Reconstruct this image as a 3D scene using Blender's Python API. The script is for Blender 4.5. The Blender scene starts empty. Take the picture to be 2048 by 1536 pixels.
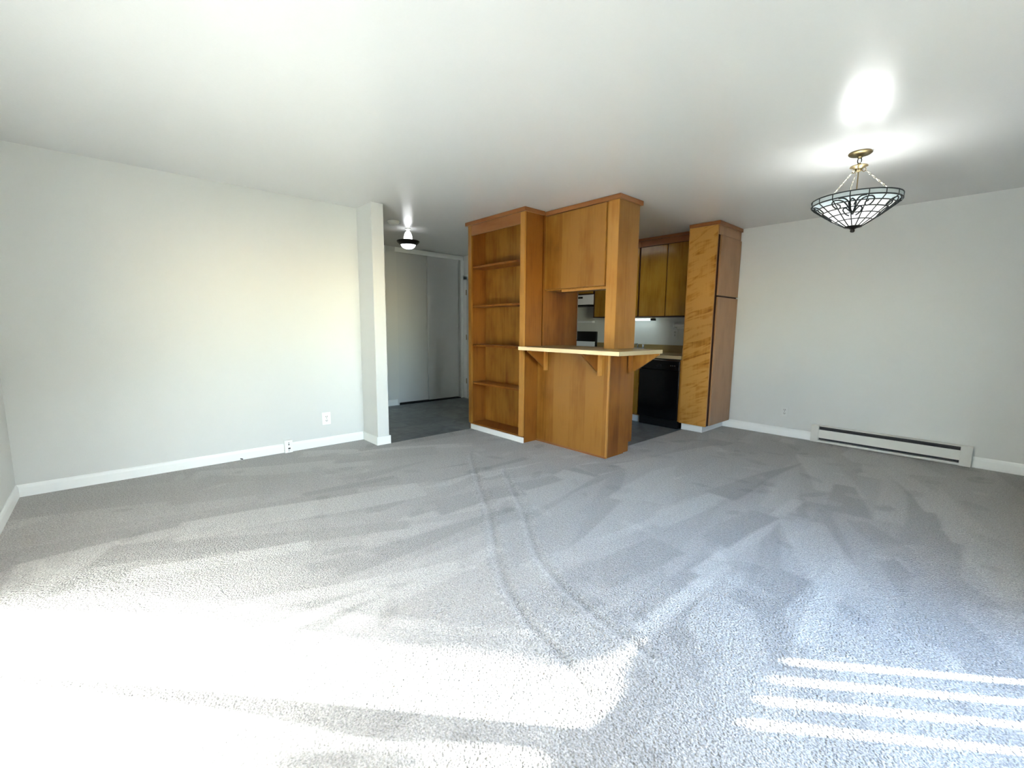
import bpy, bmesh, math, random
import numpy as np
from mathutils import Matrix, Vector

random.seed(7)
scene = bpy.context.scene
C = scene.collection

# ------------------------------------------------------------------ camera
F_PX, YAW, PITCH, ROLL, CAM_H = 880.1, 0.832945, -0.127714, 0.0089825, 1.234
cam_data = bpy.data.cameras.new('camera')
cam = bpy.data.objects.new('camera', cam_data)
C.objects.link(cam)
cam_data.sensor_width = 36.0
cam_data.lens = F_PX / 2048.0 * 36.0
cam_data.clip_start = 0.02
cam.matrix_world = (Matrix.Translation((0, 0, CAM_H)) @ Matrix.Rotation(YAW, 4, 'Z')
                    @ Matrix.Rotation(math.pi / 2 + PITCH, 4, 'X') @ Matrix.Rotation(ROLL, 4, 'Z'))
scene.camera = cam

# ------------------------------------------------------------------ sky, sun, exposure
SUN_AZ = Vector((0.75, 0.66, 0)).normalized()          # towards the sun, in plan
SUN_EL = math.radians(21.5)
world = bpy.data.worlds.new('world')
scene.world = world
world.use_nodes = True
wn, wl = world.node_tree.nodes, world.node_tree.links
sky = wn.new('ShaderNodeTexSky')
sky.sky_type = 'NISHITA'
sky.sun_disc = False
sky.dust_density = 0.4
sky.ozone_density = 0.5
sky.air_density = 0.9
sky.sun_elevation = SUN_EL
sky.sun_rotation = math.atan2(SUN_AZ.x, SUN_AZ.y)
wl.new(sky.outputs[0], wn['Background'].inputs[0])
wn['Background'].inputs[1].default_value = 2.4

sun_data = bpy.data.lights.new('sun', 'SUN')
sun_data.energy = 110.0
sun_data.angle = math.radians(1.2)
sun_data.color = (0.975, 0.985, 1.0)
sun = bpy.data.objects.new('sun', sun_data)
C.objects.link(sun)
sun_dir = Vector((SUN_AZ.x * math.cos(SUN_EL), SUN_AZ.y * math.cos(SUN_EL), math.sin(SUN_EL)))
sun.rotation_euler = sun_dir.to_track_quat('Z', 'Y').to_euler()
sun.location = sun_dir * 12

WX = 0.50                                # inner face of the window wall
OY0, OY1, OZ1 = 1.10, 2.86, 2.06         # glass door opening
portal_data = bpy.data.lights.new('sky_portal', 'AREA')
portal_data.shape = 'RECTANGLE'
portal_data.size, portal_data.size_y = OZ1, OY1 - OY0
portal = bpy.data.objects.new('sky_portal', portal_data)
C.objects.link(portal)
portal.location = (WX + 0.20, (OY0 + OY1) / 2, OZ1 / 2)
portal.rotation_euler = (0, math.radians(90), 0)
portal_data.cycles.is_portal = True

vs = scene.view_settings
vs.view_transform = 'Standard'
vs.look = 'None'
vs.gamma = 1.0
vs.use_curve_mapping = False
vs.exposure = 1.44
scene.cycles.max_bounces = 12
scene.cycles.diffuse_bounces = 8
scene.cycles.caustics_reflective = False
scene.cycles.sample_clamp_indirect = 20.0

# ------------------------------------------------------------------ materials
def srgb(r, g, b):
    f = lambda c: (c / 255 / 12.92) if c / 255 <= 0.04045 else ((c / 255 + 0.055) / 1.055) ** 2.4
    return (f(r), f(g), f(b), 1)

def new_mat(name):
    m = bpy.data.materials.new(name)
    m.use_nodes = True
    nt = m.node_tree
    return m, nt.nodes, nt.links, nt.nodes['Principled BSDF']

def plain(name, col, rough=0.5, metal=0.0, bump=0.0, bscale=200.0, spec=0.5, vary=0.0):
    m, n, l, b = new_mat(name)
    b.inputs['Base Color'].default_value = col
    b.inputs['Roughness'].default_value = rough
    b.inputs['Metallic'].default_value = metal
    b.inputs['Specular IOR Level'].default_value = spec
    tc = n.new('ShaderNodeTexCoord')
    nz = n.new('ShaderNodeTexNoise')
    nz.inputs['Scale'].default_value = bscale
    nz.inputs['Detail'].default_value = 3
    l.new(tc.outputs['Object'], nz.inputs['Vector'])
    if bump:
        bp = n.new('ShaderNodeBump')
        bp.inputs['Strength'].default_value = bump
        bp.inputs['Distance'].default_value = 0.004
        l.new(nz.outputs['Fac'], bp.inputs['Height'])
        l.new(bp.outputs[0], b.inputs['Normal'])
    if vary:
        hv = n.new('ShaderNodeMapRange')
        hv.inputs['To Min'].default_value = 1 - vary
        hv.inputs['To Max'].default_value = 1 + vary
        l.new(nz.outputs['Fac'], hv.inputs['Value'])
        mx = n.new('ShaderNodeVectorMath'); mx.operation = 'SCALE'
        mx.inputs[0].default_value = col[:3]
        l.new(hv.outputs[0], mx.inputs['Scale'])
        l.new(mx.outputs[0], b.inputs['Base Color'])
    return m

def emit(name, col, strength):
    m, n, l, b = new_mat(name)
    b.inputs['Base Color'].default_value = (0.8, 0.8, 0.8, 1)
    b.inputs['Emission Color'].default_value = col
    b.inputs['Emission Strength'].default_value = strength
    return m

def wood(name, c_dark, c_mid, c_light, axis='Z', leaf=0.17, rough=0.32, curly=0.0, seed=0.0, leafvar=0.5):
    """varnished veneer: grain runs along `axis`; leaves of veneer differ in tone"""
    m, n, l, b = new_mat(name)
    tc = n.new('ShaderNodeTexCoord')
    sep = n.new('ShaderNodeSeparateXYZ')
    l.new(tc.outputs['Object'], sep.inputs[0])
    ax = {'X': 0, 'Y': 1, 'Z': 2}[axis]
    # cross coordinate = sum of the two others, so that every axis-aligned face shows grain
    add = n.new('ShaderNodeMath'); add.operation = 'ADD'
    o = [i for i in range(3) if i != ax]
    l.new(sep.outputs[o[0]], add.inputs[0]); l.new(sep.outputs[o[1]], add.inputs[1])
    cs = n.new('ShaderNodeMath'); cs.operation = 'ADD'
    cs.inputs[1].default_value = seed
    l.new(add.outputs[0], cs.inputs[0])
    comb = n.new('ShaderNodeCombineXYZ')
    l.new(cs.outputs[0], comb.inputs[0]); l.new(sep.outputs[ax], comb.inputs[1])
    mp = n.new('ShaderNodeMapping'); mp.inputs['Scale'].default_value = (38, 2.2, 1)
    l.new(comb.outputs[0], mp.inputs[0])
    g = n.new('ShaderNodeTexNoise'); g.inputs['Scale'].default_value = 1; g.inputs['Detail'].default_value = 5
    g.inputs['Distortion'].default_value = 0.6
    l.new(mp.outputs[0], g.inputs['Vector'])
    mp2 = n.new('ShaderNodeMapping'); mp2.inputs['Scale'].default_value = (6, 2.6, 1)
    l.new(comb.outputs[0], mp2.inputs[0])
    bl = n.new('ShaderNodeTexNoise'); bl.inputs['Scale'].default_value = 1; bl.inputs['Detail'].default_value = 3
    l.new(mp2.outputs[0], bl.inputs['Vector'])
    # veneer leaves
    dv = n.new('ShaderNodeMath'); dv.operation = 'DIVIDE'; dv.inputs[1].default_value = leaf
    l.new(cs.outputs[0], dv.inputs[0])
    fl = n.new('ShaderNodeMath'); fl.operation = 'FLOOR'
    l.new(dv.outputs[0], fl.inputs[0])
    wnz = n.new('ShaderNodeTexWhiteNoise'); wnz.noise_dimensions = '1D'
    l.new(fl.outputs[0], wnz.inputs['W'])
    def mad(a, k, c):
        x = n.new('ShaderNodeMath'); x.operation = 'MULTIPLY_ADD'
        l.new(a, x.inputs[0]); x.inputs[1].default_value = k
        if isinstance(c, float): x.inputs[2].default_value = c
        else: l.new(c, x.inputs[2])
        return x.outputs[0]
    v = mad(g.outputs['Fac'], 0.45, -0.33 + 0.5 - 0.25 * leafvar * 2 * 0.5)
    v = mad(bl.outputs['Fac'], 0.75, v)
    v = mad(wnz.outputs['Value'], 0.35 * leafvar, v)
    if curly:
        mp3 = n.new('ShaderNodeMapping'); mp3.inputs['Scale'].default_value = (3.2, 17, 1)
        mp4 = n.new('ShaderNodeMapping'); mp4.inputs['Rotation'].default_value = (0, 0, -0.36)
        l.new(comb.outputs[0], mp4.inputs[0]); l.new(mp4.outputs[0], mp3.inputs[0])
        cu = n.new('ShaderNodeTexNoise'); cu.inputs['Scale'].default_value = 1; cu.inputs['Detail'].default_value = 1.5
        cu.inputs['Distortion'].default_value = 1.1
        l.new(mp3.outputs[0], cu.inputs['Vector'])
        v = mad(cu.outputs['Fac'], curly, v)
        v = mad(v, 1.0, -0.5 * curly)
    cr = n.new('ShaderNodeValToRGB')
    cr.color_ramp.elements[0].position = 0.22; cr.color_ramp.elements[0].color = c_dark
    cr.color_ramp.elements[1].position = 0.80; cr.color_ramp.elements[1].color = c_light
    e = cr.color_ramp.elements.new(0.5); e.color = c_mid
    l.new(v, cr.inputs[0])
    l.new(cr.outputs[0], b.inputs['Base Color'])
    b.inputs['Roughness'].default_value = rough
    b.inputs['Specular IOR Level'].default_value = 0.45
    bp = n.new('ShaderNodeBump'); bp.inputs['Strength'].default_value = 0.06; bp.inputs['Distance'].default_value = 0.002
    l.new(g.outputs['Fac'], bp.inputs['Height']); l.new(bp.outputs[0], b.inputs['Normal'])
    return m

W_D, W_M, W_L = srgb(86, 46, 8), srgb(128, 78, 24), srgb(160, 110, 46)
M = {}
M['wood'] = wood('honey_stained_birch', W_D, W_M, W_L)
M['wood_panel'] = wood('honey_birch_wide_panel', srgb(98, 58, 10), srgb(134, 85, 28), srgb(154, 106, 46), leaf=0.21, seed=3.1, leafvar=1.0)
M['wood_dark'] = wood('russet_stained_birch', srgb(72, 32, 5), srgb(110, 58, 14), srgb(138, 84, 30), seed=1.7, leafvar=0.8)
M['wood_red'] = wood('russet_trim', srgb(96, 50, 20), srgb(128, 76, 38), srgb(146, 94, 54), axis='X', leaf=5, seed=0.4, leafvar=0.0)
M['wood_red_y'] = wood('russet_trim_along', srgb(96, 50, 20), srgb(128, 76, 38), srgb(146, 94, 54), axis='Y', leaf=5, seed=0.4, leafvar=0.0)
M['wood_light'] = wood('pale_stile', srgb(132, 78, 24), srgb(160, 102, 40), srgb(182, 130, 64), leaf=3, seed=0.9, leafvar=0.0)
M['wood_olive'] = wood('olive_honey_veneer', srgb(96, 64, 12), srgb(132, 94, 28), srgb(156, 116, 44), seed=5.3, rough=0.16)
M['wood_curly'] = wood('curly_figured_birch', srgb(120, 68, 14), srgb(168, 112, 44), srgb(190, 138, 70), curly=1.7, leaf=2, seed=2.2, leafvar=0.0, rough=0.28)
M['wood_grey'] = wood('taupe_birch_door', srgb(124, 84, 50), srgb(146, 104, 68), srgb(162, 120, 82), leaf=0.3, seed=6.6, leafvar=0.3)
M['wood_gap_shade'] = plain('gap_shade_wood', srgb(52, 18, 7), 0.6, vary=0.2, bscale=60)  # cabinet body colour, darkened so the gaps beside the doors look shaded
M['laminate'] = wood('wood_grain_laminate_top', srgb(112, 92, 50), srgb(134, 112, 66), srgb(150, 128, 84), axis='X', leaf=4, seed=8.0, leafvar=0.0, rough=0.4)
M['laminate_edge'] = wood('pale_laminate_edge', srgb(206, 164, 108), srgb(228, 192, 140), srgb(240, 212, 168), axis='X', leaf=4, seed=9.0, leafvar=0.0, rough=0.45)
M['laminate_edge_y'] = wood('shaded_laminate_end', srgb(140, 120, 88), srgb(160, 140, 106), srgb(172, 152, 118), axis='Y', leaf=4, seed=9.0, leafvar=0.0, rough=0.45)  # same laminate as the front edge, with shade put into its colour
M['wall'] = plain('off_white_wall_paint', srgb(210, 211, 208), 0.55, bump=0.16, bscale=190, spec=0.35)
M['ceiling'] = plain('semi_gloss_ceiling_paint', srgb(212, 213, 212), 0.27, bump=0.10, bscale=70, spec=0.5)
M['trim'] = plain('gloss_white_trim_paint', srgb(238, 240, 238), 0.35, bump=0.03, bscale=40)
M['door_white'] = plain('satin_white_door_paint', srgb(204, 206, 205), 0.42, bump=0.04, bscale=50)
M['white_plastic'] = plain('white_plastic', srgb(240, 240, 236), 0.35, vary=0.02, bscale=30)
M['wall_plate'] = plain('wall_coloured_plate', srgb(212, 213, 210), 0.4, vary=0.02, bscale=30)
M['grey_slot'] = plain('dark_slots', srgb(60, 60, 58), 0.6, vary=0.1, bscale=30)
M['enamel'] = plain('white_enamel', srgb(232, 234, 236), 0.22, vary=0.02, bscale=20)
M['heater'] = plain('cream_heater_enamel', srgb(216, 215, 208), 0.38, bump=0.02, bscale=60)
M['heater_dark'] = plain('heater_shadow_metal', srgb(44, 42, 44), 0.5, metal=0.4, vary=0.15, bscale=50)
M['fin'] = plain('heater_fin_metal', srgb(120, 118, 120), 0.4, metal=0.9, vary=0.1, bscale=80)
M['black'] = plain('black_appliance_gloss', srgb(13, 13, 15), 0.18, vary=0.1, bscale=30)
M['black_matt'] = plain('black_matt', srgb(18, 18, 19), 0.5, vary=0.1, bscale=40)
M['chrome'] = plain('chrome', srgb(210, 212, 214), 0.12, metal=1.0, vary=0.02, bscale=20)
M['brass'] = plain('antique_brass', srgb(146, 130, 96), 0.34, metal=1.0, vary=0.12, bscale=60)
M['pale_brass'] = plain('polished_pale_brass', srgb(196, 190, 172), 0.18, metal=1.0, vary=0.1, bscale=60)
M['bronze'] = plain('dark_bronze', srgb(40, 38, 36), 0.35, metal=0.6, vary=0.2, bscale=50)
M['lead'] = plain('dark_lead_came', srgb(34, 40, 42), 0.5, metal=0.2, vary=0.2, bscale=90)
M['blind'] = plain('cream_vinyl_blind', srgb(222, 218, 206), 0.5, vary=0.03, bscale=10)
M['concrete'] = plain('balcony_concrete', srgb(140, 136, 128), 0.9, bump=0.3, bscale=40, vary=0.15)
M['ground'] = plain('lawn_and_paving', srgb(96, 100, 78), 0.95, vary=0.3, bscale=0.6)
M['rail'] = plain('weathered_railing_board', srgb(120, 96, 74), 0.8, vary=0.2, bscale=12)
M['stucco'] = plain('beige_stucco', srgb(176, 166, 148), 0.9, bump=0.3, bscale=8, vary=0.06)
M['roof'] = plain('brown_shingle_roof', srgb(96, 82, 74), 0.9, bump=0.4, bscale=6, vary=0.15)
M['bark'] = plain('grey_bark', srgb(92, 80, 68), 0.9, bump=0.4, bscale=25, vary=0.3)
M['leaf'] = plain('green_leaf', srgb(72, 98, 44), 0.6, vary=0.25, bscale=3)
M['alu'] = plain('white_aluminium_frame', srgb(216, 218, 216), 0.4, metal=0.1, vary=0.03, bscale=20)

# stained glass: thin translucent opal pane
def pane_mat(name, col, dmix=0.8):
    m, n, l, b = new_mat(name)
    out = n['Material Output']
    tr = n.new('ShaderNodeBsdfTranslucent'); df = n.new('ShaderNodeBsdfDiffuse'); gl = n.new('ShaderNodeBsdfGlossy')
    tc = n.new('ShaderNodeTexCoord'); nz = n.new('ShaderNodeTexNoise'); nz.inputs['Scale'].default_value = 26
    l.new(tc.outputs['Object'], nz.inputs['Vector'])
    mr = n.new('ShaderNodeMapRange'); mr.inputs['To Min'].default_value = 0.8; mr.inputs['To Max'].default_value = 1.05
    l.new(nz.outputs['Fac'], mr.inputs['Value'])
    sc = n.new('ShaderNodeVectorMath'); sc.operation = 'SCALE'; sc.inputs[0].default_value = col[:3]
    l.new(mr.outputs[0], sc.inputs['Scale'])
    for s in (tr, df): l.new(sc.outputs[0], s.inputs['Color'])
    gl.inputs['Roughness'].default_value = 0.15
    m1 = n.new('ShaderNodeMixShader'); m1.inputs[0].default_value = dmix
    l.new(tr.outputs[0], m1.inputs[1]); l.new(df.outputs[0], m1.inputs[2])
    m2 = n.new('ShaderNodeMixShader'); m2.inputs[0].default_value = 0.05
    l.new(m1.outputs[0], m2.inputs[1]); l.new(gl.outputs[0], m2.inputs[2])
    n.remove(b)
    l.new(m2.outputs[0], out.inputs[0])
    return m
M['opal'] = pane_mat('opal_white_glass', srgb(238, 240, 238))
M['opal_blue'] = pane_mat('opal_pale_blue_glass', srgb(214, 228, 232))
M['opal_unlit'] = pane_mat('opal_unlit_rim_glass', srgb(176, 186, 190), 0.965)  # rim glass greyed: the bulbs leave it unlit, and that is in the colour

def clear_glass():
    m, n, l, b = new_mat('clear_window_glass')
    out = n['Material Output']
    tp = n.new('ShaderNodeBsdfTransparent'); tp.inputs[0].default_value = (0.94, 0.96, 0.95, 1)
    gl = n.new('ShaderNodeBsdfGlossy'); gl.inputs['Roughness'].default_value = 0.0
    mx = n.new('ShaderNodeMixShader'); mx.inputs[0].default_value = 0.05
    l.new(tp.outputs[0], mx.inputs[1]); l.new(gl.outputs[0], mx.inputs[2])
    n.remove(b); l.new(mx.outputs[0], out.inputs[0])
    return m
M['glass'] = clear_glass()

def carpet_mat():
    m, n, l, b = new_mat('grey_beige_cut_pile_carpet')
    tc = n.new('ShaderNodeTexCoord')
    n1 = n.new('ShaderNodeTexNoise'); n1.inputs['Scale'].default_value = 150; n1.inputs['Detail'].default_value = 2
    n2 = n.new('ShaderNodeTexNoise'); n2.inputs['Scale'].default_value = 55; n2.inputs['Detail'].default_value = 3
    vo = n.new('ShaderNodeTexVoronoi'); vo.inputs['Scale'].default_value = 115
    for x in (n1, n2, vo): l.new(tc.outputs['Object'], x.inputs['Vector'])
    at = n.new('ShaderNodeAttribute'); at.attribute_name = 'pile'
    def mth(op, a, k, c=None):
        x = n.new('ShaderNodeMath'); x.operation = op
        for i, q in enumerate((a, k, c)):
            if q is None: continue
            if isinstance(q, (int, float)): x.inputs[i].default_value = q
            else: l.new(q, x.inputs[i])
        return x.outputs[0]
    t = mth('MULTIPLY_ADD', n1.outputs['Fac'], 1.7, 0.15)
    t = mth('MULTIPLY_ADD', n2.outputs['Fac'], 0.55, mth('SUBTRACT', t, 0.275))
    pile = mth('MULTIPLY_ADD', at.outputs['Fac'], 0.7, 0.65)
    t = mth('MULTIPLY', t, pile)
    sc = n.new('ShaderNodeVectorMath'); sc.operation = 'SCALE'
    sc.inputs[0].default_value = srgb(180, 177, 173)[:3]
    l.new(t, sc.inputs['Scale'])
    l.new(sc.outputs[0], b.inputs['Base Color'])
    b.inputs['Roughness'].default_value = 0.95
    b.inputs['Specular IOR Level'].default_value = 0.1
    b.inputs['Sheen Weight'].default_value = 0.25
    b.inputs['Sheen Roughness'].default_value = 0.5
    hgt = mth('MULTIPLY_ADD', n1.outputs['Fac'], 0.7, mth('MULTIPLY', vo.outputs['Distance'], -0.9))
    hgt = mth('MULTIPLY_ADD', n2.outputs['Fac'], 0.8, hgt)
    bp = n.new('ShaderNodeBump'); bp.inputs['Strength'].default_value = 0.9; bp.inputs['Distance'].default_value = 0.012
    l.new(hgt, bp.inputs['Height']); l.new(bp.outputs[0], b.inputs['Normal'])
    return m
M['carpet'] = carpet_mat()

def vinyl_mat():
    m, n, l, b = new_mat('blue_grey_slate_vinyl')
    tc = n.new('ShaderNodeTexCoord')
    br = n.new('ShaderNodeTexBrick'); br.offset = 0.0
    br.inputs['Scale'].default_value = 1.0
    br.inputs['Brick Width'].default_value = 0.305; br.inputs['Row Height'].default_value = 0.305
    br.inputs['Mortar Size'].default_value = 0.003
    br.inputs['Color1'].default_value = srgb(104, 110, 112); br.inputs['Color2'].default_value = srgb(124, 126, 128)
    br.inputs['Mortar'].default_value = srgb(88, 90, 90)
    l.new(tc.outputs['Object'], br.inputs['Vector'])
    nz = n.new('ShaderNodeTexNoise'); nz.inputs['Scale'].default_value = 6; nz.inputs['Detail'].default_value = 5
    nz.inputs['Distortion'].default_value = 1.2
    l.new(tc.outputs['Object'], nz.inputs['Vector'])
    mr = n.new('ShaderNodeMapRange'); mr.inputs['From Min'].default_value = 0.3; mr.inputs['From Max'].default_value = 0.7
    mr.inputs['To Min'].default_value = 0.7; mr.inputs['To Max'].default_value = 1.25
    l.new(nz.outputs['Fac'], mr.inputs['Value'])
    sc = n.new('ShaderNodeVectorMath'); sc.operation = 'SCALE'
    l.new(br.outputs['Color'], sc.inputs[0]); l.new(mr.outputs[0], sc.inputs['Scale'])
    l.new(sc.outputs[0], b.inputs['Base Color'])
    b.inputs['Roughness'].default_value = 0.42
    return m
M['vinyl'] = vinyl_mat()

LAMP = 0.16
M['bulb'] = emit('lit_bulb', (1.0, 0.98, 0.96, 1), 120 * LAMP)
M['hall_glass'] = emit('lit_hall_glass', (0.96, 0.98, 1.0, 1), 17 * LAMP)
M['tube'] = emit('lit_fluorescent', (0.72, 0.95, 1.0, 1), 6 * LAMP)
M['ceil_panel'] = emit('lit_kitchen_diffuser', (0.92, 0.96, 1.0, 1), 4.2 * LAMP)

# ------------------------------------------------------------------ mesh helpers
def origin_of(parent):
    o = Vector((0, 0, 0))
    while parent is not None:
        o += Vector(parent.location)
        parent = parent.parent
    return o

def link_mesh(name, bm, mat, parent=None, smooth=False):
    """bm is in world coordinates; it is moved under its parent's origin"""
    o = origin_of(parent)
    bmesh.ops.translate(bm, verts=bm.verts, vec=-o)
    bmesh.ops.recalc_face_normals(bm, faces=bm.faces)
    me = bpy.data.meshes.new(name)
    bm.to_mesh(me); bm.free()
    mats = mat if isinstance(mat, (list, tuple)) else [mat]
    for m in mats: me.materials.append(M[m] if isinstance(m, str) else m)
    if smooth:
        for p in me.polygons: p.use_smooth = True
    ob = bpy.data.objects.new(name, me)
    C.objects.link(ob)
    ob.parent = parent
    return ob

def add_box(bm, x0, x1, y0, y1, z0, z1, mi=0):
    vs_ = [bm.verts.new(p) for p in ((x0, y0, z0), (x1, y0, z0), (x1, y1, z0), (x0, y1, z0),
                                    (x0, y0, z1), (x1, y0, z1), (x1, y1, z1), (x0, y1, z1))]
    fs = []
    for f in ((0, 3, 2, 1), (4, 5, 6, 7), (0, 1, 5, 4), (1, 2, 6, 5), (2, 3, 7, 6), (3, 0, 4, 7)):
        fc = bm.faces.new([vs_[i] for i in f]); fc.material_index = mi; fs.append(fc)
    return fs

def boxes(name, lst, mat, parent=None, bev=0.0):
    bm = bmesh.new()
    for b in lst: add_box(bm, *b)
    if bev:
        bmesh.ops.bevel(bm, geom=list(bm.edges), offset=bev, segments=2, affect='EDGES', profile=0.6)
    return link_mesh(name, bm, mat, parent)

def box(name, x0, x1, y0, y1, z0, z1, mat, parent=None, bev=0.0):
    return boxes(name, [(x0, x1, y0, y1, z0, z1)], mat, parent, bev)

def prism(name, pts, axis, a0, a1, mat, parent=None, bev=0.0):
    """pts: outline in the two axes other than `axis` (in xyz order), extruded a0..a1 along axis"""
    bm = bmesh.new()
    def mk(p, a):
        if axis == 'X': return (a, p[0], p[1])
        if axis == 'Y': return (p[0], a, p[1])
        return (p[0], p[1], a)
    lo = [bm.verts.new(mk(p, a0)) for p in pts]
    hi = [bm.verts.new(mk(p, a1)) for p in pts]
    bm.faces.new(lo); bm.faces.new(list(reversed(hi)))
    k = len(pts)
    for i in range(k): bm.faces.new((lo[i], lo[(i + 1) % k], hi[(i + 1) % k], hi[i]))
    if bev: bmesh.ops.bevel(bm, geom=list(bm.edges), offset=bev, segments=2, affect='EDGES', profile=0.6)
    return link_mesh(name, bm, mat, parent)

def add_lathe(bm, cx, cy, prof, seg=48, close=False):
    rings = []
    for r, z in prof:
        if r < 1e-5: rings.append([bm.verts.new((cx, cy, z))])
        else: rings.append([bm.verts.new((cx + r * math.cos(2 * math.pi * i / seg), cy + r * math.sin(2 * math.pi * i / seg), z)) for i in range(seg)])
    for a, b in zip(rings[:-1], rings[1:]):
        for i in range(seg):
            j = (i + 1) % seg
            if len(a) == 1 and len(b) == 1: continue
            if len(a) == 1: bm.faces.new((a[0], b[j], b[i]))
            elif len(b) == 1: bm.faces.new((a[i], a[j], b[0]))
            else: bm.faces.new((a[i], a[j], b[j], b[i]))

def lathe(name, cx, cy, prof, mat, parent=None, seg=48, smooth=True):
    bm = bmesh.new(); add_lathe(bm, cx, cy, prof, seg)
    ob = link_mesh(name, bm, mat, parent)
    if smooth:
        for p in ob.data.polygons: p.use_smooth = True
        ob.data.set_sharp_from_angle(angle=math.radians(40))
    return ob

def add_tube(bm, pts, r, seg=6, closed=False):
    pts = [Vector(p) for p in pts]
    k = len(pts); rings = []
    for i, p in enumerate(pts):
        a = pts[(i - 1) % k] if (closed or i > 0) else p
        b = pts[(i + 1) % k] if (closed or i < k - 1) else p
        t = (b - a).normalized()
        up = Vector((0, 0, 1)) if abs(t.z) < 0.9 else Vector((1, 0, 0))
        u = t.cross(up).normalized(); v = t.cross(u)
        rings.append([bm.verts.new(p + r * (math.cos(2 * math.pi * j / seg) * u + math.sin(2 * math.pi * j / seg) * v)) for j in range(seg)])
    rng = range(k) if closed else range(k - 1)
    for i in rng:
        A, B = rings[i], rings[(i + 1) % k]
        for j in range(seg):
            bm.faces.new((A[j], A[(j + 1) % seg], B[(j + 1) % seg], B[j]))
    if not closed:
        bm.faces.new(rings[0]); bm.faces.new(rings[-1])

def thing(name, label, cat, loc, group=None):
    o = bpy.data.objects.new(name, None)
    o.empty_display_size = 0.05
    C.objects.link(o)
    o.location = loc
    o['label'] = label; o['category'] = cat
    if group: o['group'] = group
    return o

def tag(o, label, cat, group=None):
    o['label'] = label; o['category'] = cat
    if group: o['group'] = group
    return o

def struct(o, label=None):
    o['kind'] = 'structure'
    if label: o['label'] = label
    return o

# ================================================================== SETTING
H = 2.44
LX = -4.60           # left wall face
SY = -0.585          # near side wall face
RY = 5.77            # right wall / sink wall face
CX = -6.33           # closet wall face
T = 0.12

struct(box('floor', CX - 1.0, 0.70, SY - T, RY + T, -0.16, -0.012, 'vinyl'), 'blue-grey slate look vinyl floor of the hall and kitchen')
struct(box('ceiling', CX - 1.0, WX + T, SY - T, RY + T, H, H + 0.14, 'ceiling'), 'glossy off-white painted ceiling')
struct(box('wall_left', LX - T, LX, SY - T, 1.985, -0.05, H, 'wall'), 'long off-white wall with two outlets')
struct(box('wall_hall', CX - 0.9, -4.255, 1.985, 2.11, -0.05, H, 'wall'), 'short off-white wall end beside the hall opening')
struct(box('wall_side', LX - T, WX + T, SY - T, SY, -0.05, H, 'wall'), 'off-white side wall meeting the long wall in the corner')
struct(box('wall_right', -5.20, WX + T, RY, RY + T, -0.05, H, 'wall'), 'off-white wall behind heater and kitchen counter')
struct(box('wall_entry', CX - 0.9, -4.30, 4.60, 4.72, -0.05, H, 'wall'), 'hall wall with the entry door')
struct(box('wall_kitchen', -5.20, -5.10, 4.72, RY, -0.05, H, 'wall'), 'end wall of the galley kitchen')
struct(box('wall_divider', -4.30, -4.26, 3.44, 4.60, -0.05, H, 'wall'), 'thin wall between hall and refrigerator niche')
# closet wall in pieces around the sliding door opening
DY0, DY1, DZ = 3.335, 4.53, 2.365
struct(boxes('wall_closet', [(CX - T, CX, 2.11, DY0, -0.05, H), (CX - T, CX, DY1, 4.60, -0.05, H)], 'wall'), 'hall wall around the sliding closet doors')
struct(box('wall_closet_back', CX - 0.95, CX - 0.85, 1.985, 4.72, -0.05, H, 'wall'), 'back wall inside the closet')
# window wall
struct(boxes('wall_window', [(WX, WX + T, SY, OY0, -0.05, H), (WX, WX + T, OY1, RY, -0.05, H), (WX, WX + T, OY0, OY1, OZ1, H)], 'wall'), 'wall around the glass balcony door')

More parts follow.
